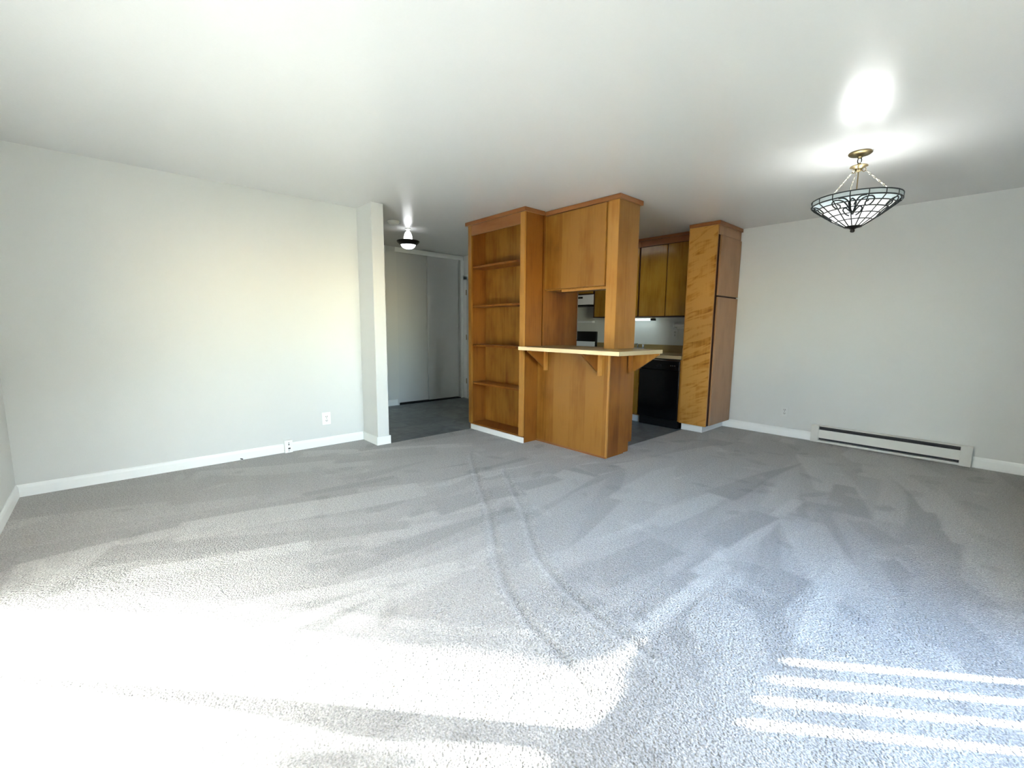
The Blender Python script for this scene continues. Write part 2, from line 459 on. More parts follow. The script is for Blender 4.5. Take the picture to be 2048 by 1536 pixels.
# carpet: real relief for the wheel tracks, a `pile` attribute for the vacuum strokes and footprints
def carpet():
    x0, x1, y0, y1 = LX, WX, SY, RY
    st = 0.0125
    nx, ny = int((x1 - x0) / st) + 1, int((y1 - y0) / st) + 1
    X, Y = np.meshgrid(np.linspace(x0, x1, nx), np.linspace(y0, y1, ny), indexing='ij')
    rng = np.random.default_rng(11)
    pile = np.full(X.shape, 0.5)
    def stroke(ax, ay, bx, by, w, tone, taper=0.0, soft=0.02):
        nonlocal pile
        dx, dy = bx - ax, by - ay; L = math.hypot(dx, dy)
        u = ((X - ax) * dx + (Y - ay) * dy) / L; v = (-(X - ax) * dy + (Y - ay) * dx) / L
        v = v + 0.012 * np.sin(u * 5 + ax * 9)
        hw = w / 2 * (1 - taper * u / L)
        k = np.clip((hw - np.abs(v)) / soft, 0, 1) * np.clip(u / 0.03, 0, 1) * np.clip((L - u) / 0.03, 0, 1)
        # pile leans a little more towards one edge of the stroke
        pile = pile * (1 - k) + (tone + 0.14 * v / max(w, .01)) * k
    for i in range(150):                       # vacuum strokes, mostly along the room
        ax, ay = rng.uniform(x0, x1), rng.uniform(y0 - 0.4, y1 - 0.5)
        ang = math.pi / 2 + rng.normal(0, 0.16) + 0.18 * (ax + 2)
        L = rng.uniform(0.7, 1.7)
        stroke(ax, ay, ax + L * math.cos(ang), ay + L * math.sin(ang), rng.uniform(0.22, 0.34), rng.choice([0.30, 0.42, 0.58, 0.70]) + rng.normal(0, 0.05), taper=rng.choice([0, 0.5, 0.9]))
    for ax, ay, bx, by, w, t in ((-1.9, 0.1, -1.82, 0.9, .10, .85), (-2.15, 0.3, -1.72, 1.35, .12, .8), (-2.8, -.04, -2.5, .75, .14, .8), (-1.7, .6, -1.8, 1.55, .12, .75),
                                (-.86, 1.5, -.87, 2.35, .10, .85), (-.38, 1.9, -.44, 2.85, .12, .8), (-.9, 2.1, -.86, 3.65, .10, .78), (-1.45, 2.0, -1.35, 3.0, .09, .75),
                                (-1.25, 1.7, -1.15, 2.3, .25, .25), (-.65, 2.0, -.6, 2.5, .22, .22), (-1.0, 2.5, -.95, 3.2, .2, .28), (-.1, 2.3, -.1, 3.6, .2, .3)):
        stroke(ax, ay, bx, by, w, t)
    for i in range(210):                       # footprints and scuffs
        ax, ay = rng.uniform(x0, x1), rng.uniform(y0, y1)
        a, b = rng.uniform(0.05, 0.14), rng.uniform(0.03, 0.07)
        th = rng.uniform(0, math.pi)
        u = (X - ax) * math.cos(th) + (Y - ay) * math.sin(th); v = -(X - ax) * math.sin(th) + (Y - ay) * math.cos(th)
        k = np.clip((1 - np.sqrt((u / a) ** 2 + (v / b) ** 2)) * 3.0, 0, 1)
        pile = pile * (1 - k) + (pile + rng.choice([-0.22, -0.15, 0.16])) * k
    Z = np.zeros(X.shape)
    tracks = ([(-3.40, 2.55), (-3.271, 2.46), (-2.636, 2.065), (-2.218, 1.815), (-1.973, 1.643), (-1.685, 1.438), (-1.447, 1.298), (-1.2, 1.205), (-1.017, 1.173), (-0.812, 1.108)],
              [(-2.79, 2.451), (-2.338, 2.166), (-1.999, 1.945), (-1.726, 1.731), (-1.535, 1.609), (-1.309, 1.516), (-1.024, 1.451), (-0.774, 1.428)])
    for tr in tracks:
        D = np.full(X.shape, 9.0); S = np.zeros(X.shape)
        for (ax, ay), (bx, by) in zip(tr[:-1], tr[1:]):
            dx, dy = bx - ax, by - ay; L2 = dx * dx + dy * dy
            t = np.clip(((X - ax) * dx + (Y - ay) * dy) / L2, 0, 1)
            ex, ey = X - ax - t * dx, Y - ay - t * dy
            d = np.hypot(ex, ey); s = np.sign(-ex * dy + ey * dx)
            S = np.where(d < D, s, S); D = np.minimum(D, d)
        g = np.exp(-(D / 0.016) ** 2)
        Z -= 0.007 * g
        Z += 0.005 * np.exp(-((D - 0.045) / 0.02) ** 2)
        pile = pile - 0.18 * np.exp(-((D * S - 0.006) / 0.013) ** 2) + 0.2 * np.exp(-((D * S + 0.026) / 0.013) ** 2)
    pile = np.clip(pile, 0.02, 0.98)
    # keep only what is carpeted
    keep = np.ones((nx - 1, ny - 1), bool)
    xc, yc = (X[:-1, :-1] + X[1:, 1:]) / 2, (Y[:-1, :-1] + Y[1:, 1:]) / 2
    keep &= ~((xc < -4.25) & (yc > 1.99))
    keep &= ~((xc < -2.53) & (yc > 3.45))
    idx = np.arange(nx * ny).reshape(nx, ny)
    q = np.stack([idx[:-1, :-1], idx[1:, :-1], idx[1:, 1:], idx[:-1, 1:]], -1)[keep]
    used, inv = np.unique(q.ravel(), return_inverse=True)
    co = np.stack([X.ravel(), Y.ravel(), Z.ravel()], -1)[used].astype(np.float32)
    me = bpy.data.meshes.new('floor')
    nf = len(q)
    me.vertices.add(len(used)); me.vertices.foreach_set('co', co.ravel())
    me.loops.add(nf * 4); me.loops.foreach_set('vertex_index', inv.astype(np.int32))
    me.polygons.add(nf); me.polygons.foreach_set('loop_start', np.arange(0, nf * 4, 4, dtype=np.int32))
    me.update(calc_edges=True)
    at = me.attributes.new('pile', 'FLOAT', 'POINT')
    at.data.foreach_set('value', pile.ravel()[used].astype(np.float32))
    me.polygons.foreach_set('use_smooth', np.ones(nf, bool))
    me.materials.append(M['carpet'])
    o = bpy.data.objects.new('floor', me); C.objects.link(o)
    return struct(o, 'grey-beige wall to wall carpet with vacuum strokes and wheel tracks')
carpet()

# baseboards: small rounded top
def baseboard(name, p, q, nrm, h=0.088, th=0.014, label=None):
    """runs from p to q (plan), nrm = direction into the room"""
    prof = [(0, 0.0), (th, 0.0), (th, h * 0.72), (th * 0.75, h * 0.9), (th * 0.35, h), (0, h)]
    bm = bmesh.new()
    rows = []
    for e in (p, q):
        rows.append([bm.verts.new((e[0] + nrm[0] * a, e[1] + nrm[1] * a, z)) for a, z in prof])
    k = len(prof)
    for i in range(k): bm.faces.new((rows[0][i], rows[0][(i + 1) % k], rows[1][(i + 1) % k], rows[1][i]))
    bm.faces.new(rows[0]); bm.faces.new(rows[1])
    o = link_mesh(name, bm, 'trim')
    return struct(o, label)
baseboard('baseboard_left', (LX, SY), (LX, 1.985), (1, 0), label='white baseboard along the long wall')
baseboard('baseboard_side', (LX, SY), (WX, SY), (0, 1), label='white baseboard along the side wall')
struct(boxes('baseboard_hall', [(LX, -4.241, 1.971, 1.985, 0, 0.088), (-4.255, -4.241, 1.985, 2.11, 0, 0.088), (-4.40, -4.241, 2.11, 2.124, -0.012, 0.088)], 'trim', bev=0.003), 'white baseboard wrapped round the wall end')
baseboard('baseboard_right', (-2.31, RY), (-1.315, RY), (0, -1), h=0.10, label='white baseboard between pantry and heater')
baseboard('baseboard_right', (-0.055, RY), (WX, RY), (0, -1), h=0.10, label='white baseboard right of the heater')
baseboard('baseboard_closet', (CX, 2.11), (CX, 3.30), (1, 0), label='white baseboard left of the closet doors')

# closet sliding doors: trim and two leaves (the right one runs in front)
struct(boxes('trim_1', [(CX, CX + 0.016, DY0 - 0.02, DY1 + 0.05, DZ, H - 0.004)], 'trim', bev=0.002), 'white header board over the closet doors')
struct(boxes('trim_2', [(CX, CX + 0.012, DY1 + 0.012, 4.598, -0.012, DZ)], 'trim', bev=0.002), 'white jamb strip right of the closet doors')
d1 = struct(box('door_1', CX - 0.075, CX - 0.045, DY0 - 0.01, 3.95, 0.018, DZ + 0.02, 'door_white', bev=0.003), 'left white sliding closet door, set behind the other')
d2 = struct(box('door_2', CX - 0.035, CX - 0.005, 3.885, DY1 - 0.035, 0.018, DZ + 0.02, 'door_white', bev=0.003), 'right white sliding closet door running in front')
struct(box('door_gap_shade', CX - 0.10, CX - 0.002, DY0 - 0.01, DY1 + 0.01, -0.012, -0.002, 'black_matt'), 'black strip standing in for the shade under the closet doors')  # black strip painted in for the dark gap below the doors
# entry door, only its edge shows past the bookcase
d3 = struct(box('door_3', -6.20, -5.34, 4.565, 4.60, 0.0, 2.03, 'door_white', bev=0.004), 'white entry door at the end of the hall')
boxes('door_frame', [(-6.31, -6.205, 4.578, 4.60, -0.012, 2.10), (-5.335, -5.25, 4.578, 4.60, -0.012, 2.10), (-6.31, -5.25, 4.578, 4.60, 2.035, 2.12)], 'trim', d3, bev=0.003)
bmh = bmesh.new()
for z in (0.3, 1.06, 1.82): add_tube(bmh, [(-6.20, 4.562, z - 0.045), (-6.20, 4.562, z + 0.045)], 0.007, 8)
link_mesh('hinge', bmh, 'brass', d3)
bmk = bmesh.new()
add_lathe(bmk, -5.40, 4.53, [(0, 0.97), (0.02, 0.975), (0.03, 1.0), (0.02, 1.025), (0, 1.03)], 20)
link_mesh('door_knob', bmk, 'brass', d3, smooth=True)

# glass balcony door behind the viewer
fx0, fx1 = WX + 0.03, WX + 0.09
win = struct(boxes('window_1', [(fx0, fx1, OY0, OY0 + 0.05, 0, OZ1), (fx0, fx1, OY1 - 0.05, OY1, 0, OZ1), (fx0, fx1, OY0, OY1, OZ1 - 0.05, OZ1), (fx0, fx1, OY0, OY1, -0.01, 0.03)], 'alu', bev=0.003), 'white aluminium sliding balcony door')
MID = 2.085
for nm_y0, nm_y1, xx in ((OY0 + 0.05, MID + 0.05, WX + 0.045), (MID - 0.05, OY1 - 0.05, WX + 0.075)):
    lf = boxes('sliding_panel', [(xx - .012, xx + .012, nm_y0, nm_y0 + 0.06, 0.03, OZ1 - 0.05), (xx - .012, xx + .012, nm_y1 - 0.06, nm_y1, 0.03, OZ1 - 0.05), (xx - .012, xx + .012, nm_y0, nm_y1, OZ1 - 0.12, OZ1 - 0.05), (xx - .012, xx + .012, nm_y0, nm_y1, 0.03, 0.11)], 'alu', win)
    box('pane', xx - .003, xx + .003, nm_y0 + 0.05, nm_y1 - 0.05, 0.1, OZ1 - 0.1, 'glass', lf)
# drawn-back vertical blind
bl = thing('vertical_blind', 'cream vertical blind drawn back beside the balcony door', 'blind', (WX - 0.06, 2.6, 0.0))
box('head_rail', WX - 0.085, WX - 0.035, OY0 - 0.05, OY1 + 0.08, 2.10, 2.14, 'white_plastic', bl, bev=0.003)
bms = bmesh.new(); add_box(bms, WX - 0.0606, WX - 0.0594, 2.6 - 0.044, 2.6 + 0.044, 0.03, 2.10)
slat_me = link_mesh('slat', bms, 'blind', bl)
slat_me.location = (0, 2.83 - 2.6, 0); slat_me.rotation_euler = (0, 0, math.radians(-46))
for i in range(1, 4):
    s = slat_me.copy(); C.objects.link(s)
    s.location = (0, 2.83 - 2.6 - 0.05 * i, 0); s.rotation_euler = (0, 0, math.radians(-46 + 3 * i))
# balcony outside
struct(box('balcony_floor', WX + T, 1.25, -0.6, 4.6, -0.2, -0.05, 'concrete'), 'concrete balcony floor')
ra = thing('balcony_railing', 'weathered board railing outside the balcony door', 'railing', (1.1, 2.0, -0.05))
box('top_rail', 1.06, 1.16, -0.6, 4.6, 0.93, 0.965, 'rail', ra)
box('upper_board', 1.098, 1.124, -0.6, 4.6, 0.80, 0.93, 'rail', ra)
bmb = bmesh.new(); add_box(bmb, 1.1, 1.122, -0.0495, 0.0495, -0.05, 0.80)
b0 = None
y = -0.58
while y < 4.55:
    if b0 is None:
        b0 = link_mesh('board', bmb, 'rail', ra); base = y
        b0.location = (0, y - 0.0, 0)
    else:
        s = b0.copy(); C.objects.link(s); s.location = (0, y, 0)
    y += 0.13
struct(box('ground', 0.7, 40, -20, 26, -3.2, -3.0, 'ground'), 'garden ground below the balcony')

# unseen house, added to block the low bright sky beside the sun
nh = thing('added_house', 'unseen two-storey beige house added to block low sky light', 'house', (12.6, 9.2, -3.0))
nh.rotation_euler = (0, 0, math.radians(36))
def house():
    o = Vector((12.6, 9.2, -3.0))
    def bx(name, x0, x1, y0, y1, z0, z1, m, par=None):
        return box(name, o.x + x0, o.x + x1, o.y + y0, o.y + y1, z0, z1, m, par or nh)
    w = bx('wall', 0, 7, -5, 5, -3.0, 3.6, 'stucco')
    prism('roof', [(o.x - 0.5, 3.6), (o.x + 7.5, 3.6), (o.x + 3.5, 5.2)], 'Y', o.y - 5.4, o.y + 5.4, 'roof', nh)
    for z in (-2.0, 1.0):
        for yy in (-3.6, -1.2, 1.2, 3.6):
            f = bx('window', -0.04, -0.001, yy - 0.6, yy + 0.6, z, z + 1.3, 'alu')
            bx('pane', -0.05, -0.041, yy - 0.54, yy + 0.54, z + 0.06, z + 1.24, 'black', f)
house()

# a garden tree between the sun and the balcony door: its crown mottles the sunlight
def leafy_tree():
    rng = np.random.default_rng(5)
    tr = thing('garden_tree', 'leafy garden tree beyond the balcony railing', 'tree', (6.3, 8.4, -3.0))
    bm = bmesh.new()
    def at(ye, ze, d):            # where a sun ray through door height ze, door place ye passes, d metres out
        return Vector((WX + SUN_AZ.x * d, ye + SUN_AZ.y * d, ze + math.tan(SUN_EL) * d))
    add_tube(bm, [(6.3, 8.4, -3.0), (6.25, 8.35, 0.0), (6.1, 8.2, 3.2), (5.9, 8.0, 5.0)], 0.11, 10)
    for ye, ze in ((2.6, 1.2), (2.9, 1.8), (2.3, 1.9), (3.4, 1.2), (3.3, 2.2), (1.6, 2.5)):
        q = at(ye, ze, 7.4)
        add_tube(bm, [(6.05, 8.15, 3.6), ((6.05 + q.x) / 2, (8.15 + q.y) / 2, (3.4 + q.z) / 2), q], 0.018, 6)
    link_mesh('trunk', bm, 'bark', tr)
    blobs = [(2.85, 1.35, .46, .72, 1750), (2.58, .76, .28, .14, 480), (2.46, 1.1, .12, .3, 170), (2.6, 2.05, .35, .2, 500), (2.48, 1.6, .14, .35, 220), (1.84, .86, .17, .17, 420), (3.5, 1.6, .5, .8, 900), (2.6, 1.9, .32, .42, 900), (2.52, 0.95, .18, .28, 320),
             (2.2, 2.3, .5, .28, 300), (1.5, 2.35, .6, .25, 260), (1.5, 1.9, .45, .16, 40), (1.75, 0.9, .22, .14, 60), (1.0, 1.1, .3, .2, 90), (2.22, 1.25, .12, .10, 14)]
    vs_, fs_ = [], []
    o = Vector(tr.location)
    for ye, ze, ry, rz, n in blobs:
        for i in range(n):
            a, r = rng.uniform(0, 2 * math.pi), math.sqrt(rng.uniform(0, 1))
            p = at(ye + ry * r * math.cos(a), ze + rz * r * math.sin(a), rng.uniform(6.6, 8.4)) - o
            ax = Vector(rng.normal(size=3)).normalized(); bx_ = ax.orthogonal().normalized()
            L, W_ = rng.uniform(.05, .08), rng.uniform(.022, .035)
            k = len(vs_)
            vs_ += [p - ax * L, p + bx_ * W_ - ax * L * .1, p + ax * L, p - bx_ * W_ - ax * L * .1]
            fs_.append((k, k + 1, k + 2, k + 3))
    me = bpy.data.meshes.new('foliage'); me.from_pydata([tuple(v) for v in vs_], [], fs_)
    me.materials.append(M['leaf'])
    f = bpy.data.objects.new('foliage', me); C.objects.link(f); f.parent = tr; f['kind'] = 'stuff'
leafy_tree()

# ================================================================== BOOKCASE
BX0, BX1, BY0, BY1 = -4.295, -3.335, 3.19, 3.455
bk = thing('bookcase', 'tall honey-stained open bookcase with five shelves beside the hall', 'bookcase', (-3.815, 3.19, 0))
box('side_panel', BX0, BX0 + 0.022, BY0 + 0.02, BY1, 0.0, 2.40, 'wood_dark', bk)
box('side_panel', BX1 - 0.022, BX1, BY0 + 0.02, BY1, 0.0, 2.40, 'wood_dark', bk, bev=0.001)
box('stile', BX0, BX0 + 0.06, BY0, BY0 + 0.02, 0.072, 2.40, 'wood', bk, bev=0.002)
box('stile', BX1 - 0.066, BX1, BY0, BY0 + 0.02, 0.072, 2.40, 'wood_light', bk, bev=0.002)
box('top_rail', BX0 + 0.06, BX1 - 0.066, BY0 + 0.001, BY0 + 0.02, 2.285, 2.40, 'wood_red', bk, bev=0.002)
prism('crown_molding', [(BX0 - 0.03, BY0 - 0.022), (BX1 + 0.022, BY0 - 0.022), (BX1 + 0.022, 3.46), (BX0 - 0.03, 3.46)], 'Z', 2.398, 2.438, 'wood_red', bk, bev=0.004)
box('back_panel', BX0 + 0.022, BX1 - 0.022, BY1 - 0.02, BY1 - 0.008, 0.05, 2.40, 'wood', bk)
for z in (1.938, 1.492, 1.030, 0.575):
    box('shelf', BX0 + 0.022, BX1 - 0.022, BY0 + 0.024, BY1 - 0.021, z - 0.022, z, 'wood_dark', bk, bev=0.0015)
box('bottom_shelf', BX0 + 0.022, BX1 - 0.022, BY0 + 0.005, BY1 - 0.021, 0.062, 0.080, 'wood_dark', bk, bev=0.0015)
k = box('kick_strip', BX0 + 0.04, BX1 + 0.004, BY0 + 0.001, BY0 + 0.016, 0.0, 0.060, 'trim', bk, bev=0.002)
k['label'] = 'white painted toe kick strip'

# refrigerator niche side panel and refrigerator
tag(box('niche_panel', -3.362, -3.338, 3.475, 4.055, 0.0, 2.436, 'wood_dark', bev=0.001), 'tall russet wood panel beside the refrigerator, above the bar counter', 'panel')
fr = thing('refrigerator', 'white refrigerator edge showing behind the russet wood panel', 'refrigerator', (-3.80, 3.80, 0))
box('cabinet_body', -4.20, -3.38, 3.49, 4.03, 0.02, 1.66, 'enamel', fr, bev=0.006)
box('door', -4.20, -3.372, 4.036, 4.105, 0.08, 1.082, 'enamel', fr, bev=0.006)
box('freezer_door', -4.20, -3.372, 4.036, 4.105, 1.094, 1.66, 'enamel', fr, bev=0.006)
box('kick_grille', -4.18, -3.39, 4.03, 4.05, -0.012, 0.07, 'black_matt', fr)

# ================================================================== HANGING CABINET over the bar
hc = thing('hanging_cabinet', 'honey wood cabinet hung from the ceiling above the bar counter', 'cabinet', (-2.90, 3.66, 1.04))
box('body', -3.338, -2.545, 3.512, 3.83, 1.625, 2.40, 'wood', hc)
box('door', -3.335, -2.562, 3.492, 3.511, 1.638, 2.392, 'wood_panel', hc, bev=0.0025)
box('bottom_rail', -3.10, -2.545, 3.500, 3.524, 1.604, 1.626, 'wood_light', hc, bev=0.0015)
po = box('end_post', -2.545, -2.428, 3.50, 3.835, 1.041, 2.40, 'wood_light', hc, bev=0.002)
box('side_veneer', -2.4285, -2.4245, 3.503, 3.833, 1.042, 2.398, 'wood_panel', po)
prism('crown_molding', [(-3.33, 3.478), (-2.404, 3.478), (-2.404, 3.86), (-3.33, 3.86)], 'Z', 2.396, 2.438, 'wood_red', hc, bev=0.004)

# ================================================================== BAR
ba = thing('breakfast_bar', 'honey wood breakfast bar base with triangular brackets', 'bar', (-2.87, 3.55, 0))
box('front_panel', -3.332, -2.418, 3.402, 3.420, 0.0, 1.004, 'wood_panel', ba, bev=0.001)
box('end_panel', -2.426, -2.408, 3.421, 3.695, 0.0, 1.004, 'wood_dark', ba, bev=0.001)
box('corner_bead', -2.4175, -2.404, 3.398, 3.4205, 0.0, 1.004, 'wood_light', ba, bev=0.002)
box('core', -3.332, -2.427, 3.421, 3.695, 0.0, 1.003, 'wood_dark', ba)
prism('base_cabinet', [(3.696, 0.0), (3.80, 0.0), (3.80, 0.095), (3.857, 0.095), (3.857, 1.003), (3.696, 1.003)], 'X', -3.332, -2.424, 'wood_dark', ba)
box('base_shoe', -3.332, -2.405, 3.394, 3.401, 0.0, 0.016, 'wood_red', ba, bev=0.001)
def front_bracket(x):
    br = prism('bracket', [(3.40, 1.003), (3.135, 1.003), (3.135, 0.992), (3.365, 0.826), (3.385, 0.826), (3.385, 0.79), (3.40, 0.79)], 'X', x - 0.030, x - 0.012, 'wood_dark', ba, bev=0.0008)
    box('cleat', x - 0.0115, x + 0.014, 3.362, 3.401, 0.79, 1.003, 'wood_light', br, bev=0.001)
front_bracket(-3.195); front_bracket(-2.497)
br = prism('bracket', [(-2.408, 1.003), (-2.115, 1.003), (-2.115, 0.992), (-2.355, 0.826), (-2.39, 0.826), (-2.39, 0.80), (-2.408, 0.80)], 'Y', 3.768, 3.788, 'wood', ba, bev=0.0008)
box('cleat', -2.4075, -2.385, 3.715, 3.767, 0.80, 1.003, 'wood_dark', br, bev=0.001)

ct = thing('bar_counter', 'pale wood-grain laminate counter overhanging the bar', 'counter', (-2.72, 3.42, 1.004))
box('top_slab', -3.333, -2.112, 3.115, 3.82, 1.0045, 1.0395, 'laminate', ct, bev=0.0)
box('edge_strip', -3.333, -2.110, 3.112, 3.1155, 1.0045, 1.040, 'laminate_edge', ct)
box('edge_strip', -2.1125, -2.109, 3.1155, 3.82, 1.0045, 1.040, 'laminate_edge_y', ct)

# ================================================================== PANTRY
pa = thing('pantry_cabinet', 'tall narrow pantry cabinet with curly figured side against the wall', 'cabinet', (-2.39, 5.45, 0))
PX0, PX1, PY0 = -2.555, -2.236, 5.125
box('side_panel', PX0, PX1, PY0, PY0 + 0.018, 0.085, 2.40, 'wood_curly', pa, bev=0.001)
box('edge_band', PX0 - 0.012, PX0 - 0.0005, PY0 + 0.003, PY0 + 0.03, 0.085, 2.40, 'wood_light', pa, bev=0.001)
box('edge_band', PX1 + 0.0005, PX1 + 0.004, PY0 + 0.001, PY0 + 0.017, 0.085, 2.40, 'wood_light', pa, bev=0.001)
box('body', PX0, PX1 - 0.004, PY0 + 0.019, RY - 0.004, 0.085, 2.40, 'wood_gap_shade', pa)
box('top_rail', PX1 - 0.003, PX1 + 0.010, PY0 + 0.018, RY - 0.012, 2.298, 2.398, 'wood_grey', pa, bev=0.001)
box('door', PX1 + 0.002, PX1 + 0.021, PY0 + 0.066, RY - 0.012, 1.622, 2.292, 'wood_grey', pa, bev=0.003)
box('door', PX1 + 0.002, PX1 + 0.021, PY0 + 0.066, RY - 0.012, 0.092, 1.604, 'wood_grey', pa, bev=0.003)
prism('crown_molding', [(PX0 - 0.008, PY0 - 0.016), (PX1 + 0.028, PY0 - 0.016), (PX1 + 0.028, RY - 0.004), (PX0 - 0.008, RY - 0.004)], 'Z', 2.398, 2.438, 'wood_red', pa, bev=0.004)
k = box('kick_strip', PX0 + 0.004, -2.289, PY0 + 0.042, RY - 0.02, 0.0, 0.086, 'trim', pa, bev=0.002)
k['label'] = 'white painted toe kick'

# ================================================================== KITCHEN along the sink wall
dw = thing('dishwasher', 'black dishwasher next to the pantry', 'dishwasher', (-2.86, 5.45, 0))
box('tub', -3.14, -2.60, 5.165, 5.74, -0.012, 0.85, 'black_matt', dw)
box('door', -3.142, -2.594, 5.125, 5.160, 0.10, 0.715, 'black', dw, bev=0.004)
box('control_panel', -3.142, -2.594, 5.120, 5.160, 0.722, 0.838, 'black', dw, bev=0.004)
box('top_trim', -3.142, -2.594, 5.122, 5.160, 0.841, 0.850, 'chrome', dw)
box('latch', -2.90, -2.83, 5.112, 5.119, 0.765, 0.79, 'black_matt', dw, bev=0.002)
bmd = bmesh.new()
for x in (-2.705, -2.68, -2.655): add_box(bmd, x - 0.007, x + 0.007, 5.1165, 5.1198, 0.775, 0.787)
link_mesh('button', bmd, 'grey_slot', dw)
box('kick_plate', -3.12, -2.60, 5.155, 5.163, -0.011, 0.092, 'black_matt', dw)

sb = thing('sink_cabinet', 'honey wood base cabinet under the kitchen sink', 'cabinet', (-3.72, 5.45, -0.012))
boxes('body', [(-4.30, -3.146, 5.15, 5.215, 0.085, 0.865), (-4.30, -3.146, 5.70, 5.74, 0.085, 0.865), (-4.30, -4.28, 5.215, 5.70, 0.085, 0.865), (-3.166, -3.146, 5.215, 5.70, 0.085, 0.7), (-4.28, -3.166, 5.215, 5.70, 0.085, 0.11)], 'wood', sb)
for i, (a, b) in enumerate(((-4.28, -3.73), (-3.72, -3.165))):
    d = box('door', a, b, 5.130, 5.149, 0.11, 0.84, 'wood_olive', sb, bev=0.003)
    bmk = bmesh.new(); kx = b - 0.05 if i == 0 else a + 0.05
    add_lathe(bmk, kx, 5.118, [(0, 0.735), (0.01, 0.738), (0.014, 0.75), (0.01, 0.762), (0, 0.765)], 14)
    link_mesh('knob', bmk, 'brass', d, smooth=True)
box('kick_strip', -4.30, -3.146, 5.20, 5.215, -0.012, 0.084, 'trim', sb)
tag(boxes('filler_strip', [(-2.590, -2.5685, 5.135, 5.15, 0.09, 0.86)], 'wood', bev=0.001), 'narrow wood filler strip between dishwasher and pantry', 'filler strip')

kc = thing('kitchen_counter', 'olive-brown laminate kitchen counter over the dishwasher', 'counter', (-3.43, 5.43, 0.87))
boxes('top_slab', [(-3.16, -2.5685, 5.104, RY - 0.002, 0.868, 0.905), (-4.31, -3.94, 5.104, RY - 0.002, 0.868, 0.905), (-3.94, -3.16, 5.104, 5.22, 0.868, 0.905), (-3.94, -3.16, 5.66, RY - 0.002, 0.868, 0.905)], 'laminate', kc)
box('edge_strip', -4.31, -2.5685, 5.100, 5.1035, 0.866, 0.906, 'laminate_edge_y', kc)
box('backsplash', -4.31, -2.5685, RY - 0.022, RY - 0.002, 0.9055, 1.010, 'laminate', kc, bev=0.001)
box('side_splash', -2.590, -2.5695, 5.16, RY - 0.0225, 0.9055, 1.000, 'laminate_edge_y', kc, bev=0.001)

sk = thing('kitchen_sink', 'white enamel sink set into the kitchen counter', 'sink', (-3.55, 5.44, 0.906))
bmr = bmesh.new()
rim = [(-3.97, 5.19, -3.13, 5.69), (-3.90, 5.255, -3.20, 5.60)]
def rr(x0, y0, x1, y1, z, r, n=5):
    out = []
    for cx, cy, a0 in ((x1 - r, y1 - r, 0), (x0 + r, y1 - r, 90), (x0 + r, y0 + r, 180), (x1 - r, y0 + r, 270)):
        for i in range(n + 1):
            a = math.radians(a0 + 90 * i / n); out.append(bmr.verts.new((cx + r * math.cos(a), cy + r * math.sin(a), z)))
    return out
loops = [rr(-3.97, 5.225, -3.13, 5.655, 0.9055, 0.05), rr(-3.965, 5.23, -3.135, 5.65, 0.921, 0.05), rr(-3.93, 5.26, -3.17, 5.58, 0.921, 0.05), rr(-3.915, 5.275, -3.185, 5.565, 0.88, 0.05), rr(-3.89, 5.30, -3.21, 5.54, 0.74, 0.05)]
for a, b in zip(loops[:-1], loops[1:]):
    for i in range(len(a)): bmr.faces.new((a[i], a[(i + 1) % len(a)], b[(i + 1) % len(a)], b[i]))
bmr.faces.new(loops[-1])
link_mesh('basin', bmr, 'enamel', sk)
box('faucet_deck', -3.95, -3.385, 5.585, 5.652, 0.9215, 0.950, 'enamel', sk, bev=0.006)
fa = thing('faucet', 'small chrome faucet on the back ledge of the white sink', 'faucet', (-3.50, 5.615, 0.951))
FZ = 0.0295
box('base_plate', -3.60, -3.38, 5.592, 5.64, 0.9215 + FZ, 0.934 + FZ, 'chrome', fa, bev=0.004)
bmf = bmesh.new(); add_tube(bmf, [(-3.49, 5.616, 0.93 + FZ), (-3.49, 5.614, 0.975 + FZ), (-3.485, 5.59, 0.99 + FZ), (-3.47, 5.50, 0.992 + FZ), (-3.465, 5.46, 0.978 + FZ)], 0.009, 10)
link_mesh('spout', bmf, 'chrome', fa, smooth=True)
for x in (-3.575, -3.405):
    bmf = bmesh.new(); add_lathe(bmf, x, 5.616, [(r_, z_ + FZ) for r_, z_ in ((0, 0.934), (0.016, 0.934), (0.013, 0.955), (0.018, 0.962), (0.016, 0.978), (0, 0.982))], 16)
    link_mesh('tap_handle', bmf, 'chrome', fa, smooth=True)

def wall_cabinet(x0, x1, label, doors, z0=1.392, side=None):
    c = thing('wall_cabinet', label, 'cabinet', ((x0 + x1) / 2, 5.6, z0), 'wall cabinets over the kitchen counter')
    box('body', x0, x1, 5.452, RY - 0.003, z0, 2.405, 'wood_gap_shade', c)
    box('top_rail', x0, x1, 5.440, 5.4515, 2.330, 2.405, 'wood_red', c)
    for a, b in doors: box('door', a, b, 5.432, 5.4515, z0 + 0.012, 2.322, 'wood_olive', c, bev=0.003)
    box('crown_molding', x0 - 0.001, x1 + 0.001, 5.418, RY - 0.003, 2.4055, 2.438, 'wood_red', c, bev=0.003)
    return c
wall_cabinet(-3.40, -2.5685, 'olive-brown wall cabinet with two doors touching the pantry side', [(-3.388, -3.005), (-2.990, -2.58)])
wall_cabinet(-4.175, -3.404, 'olive-brown wall cabinet with two doors next to the range hood', [(-4.143, -3.80), (-3.786, -3.416)])
wall_cabinet(-4.94, -4.179, 'short olive-brown wall cabinet above the white range hood', [(-4.93, -4.565), (-4.555, -4.19)], z0=1.745)

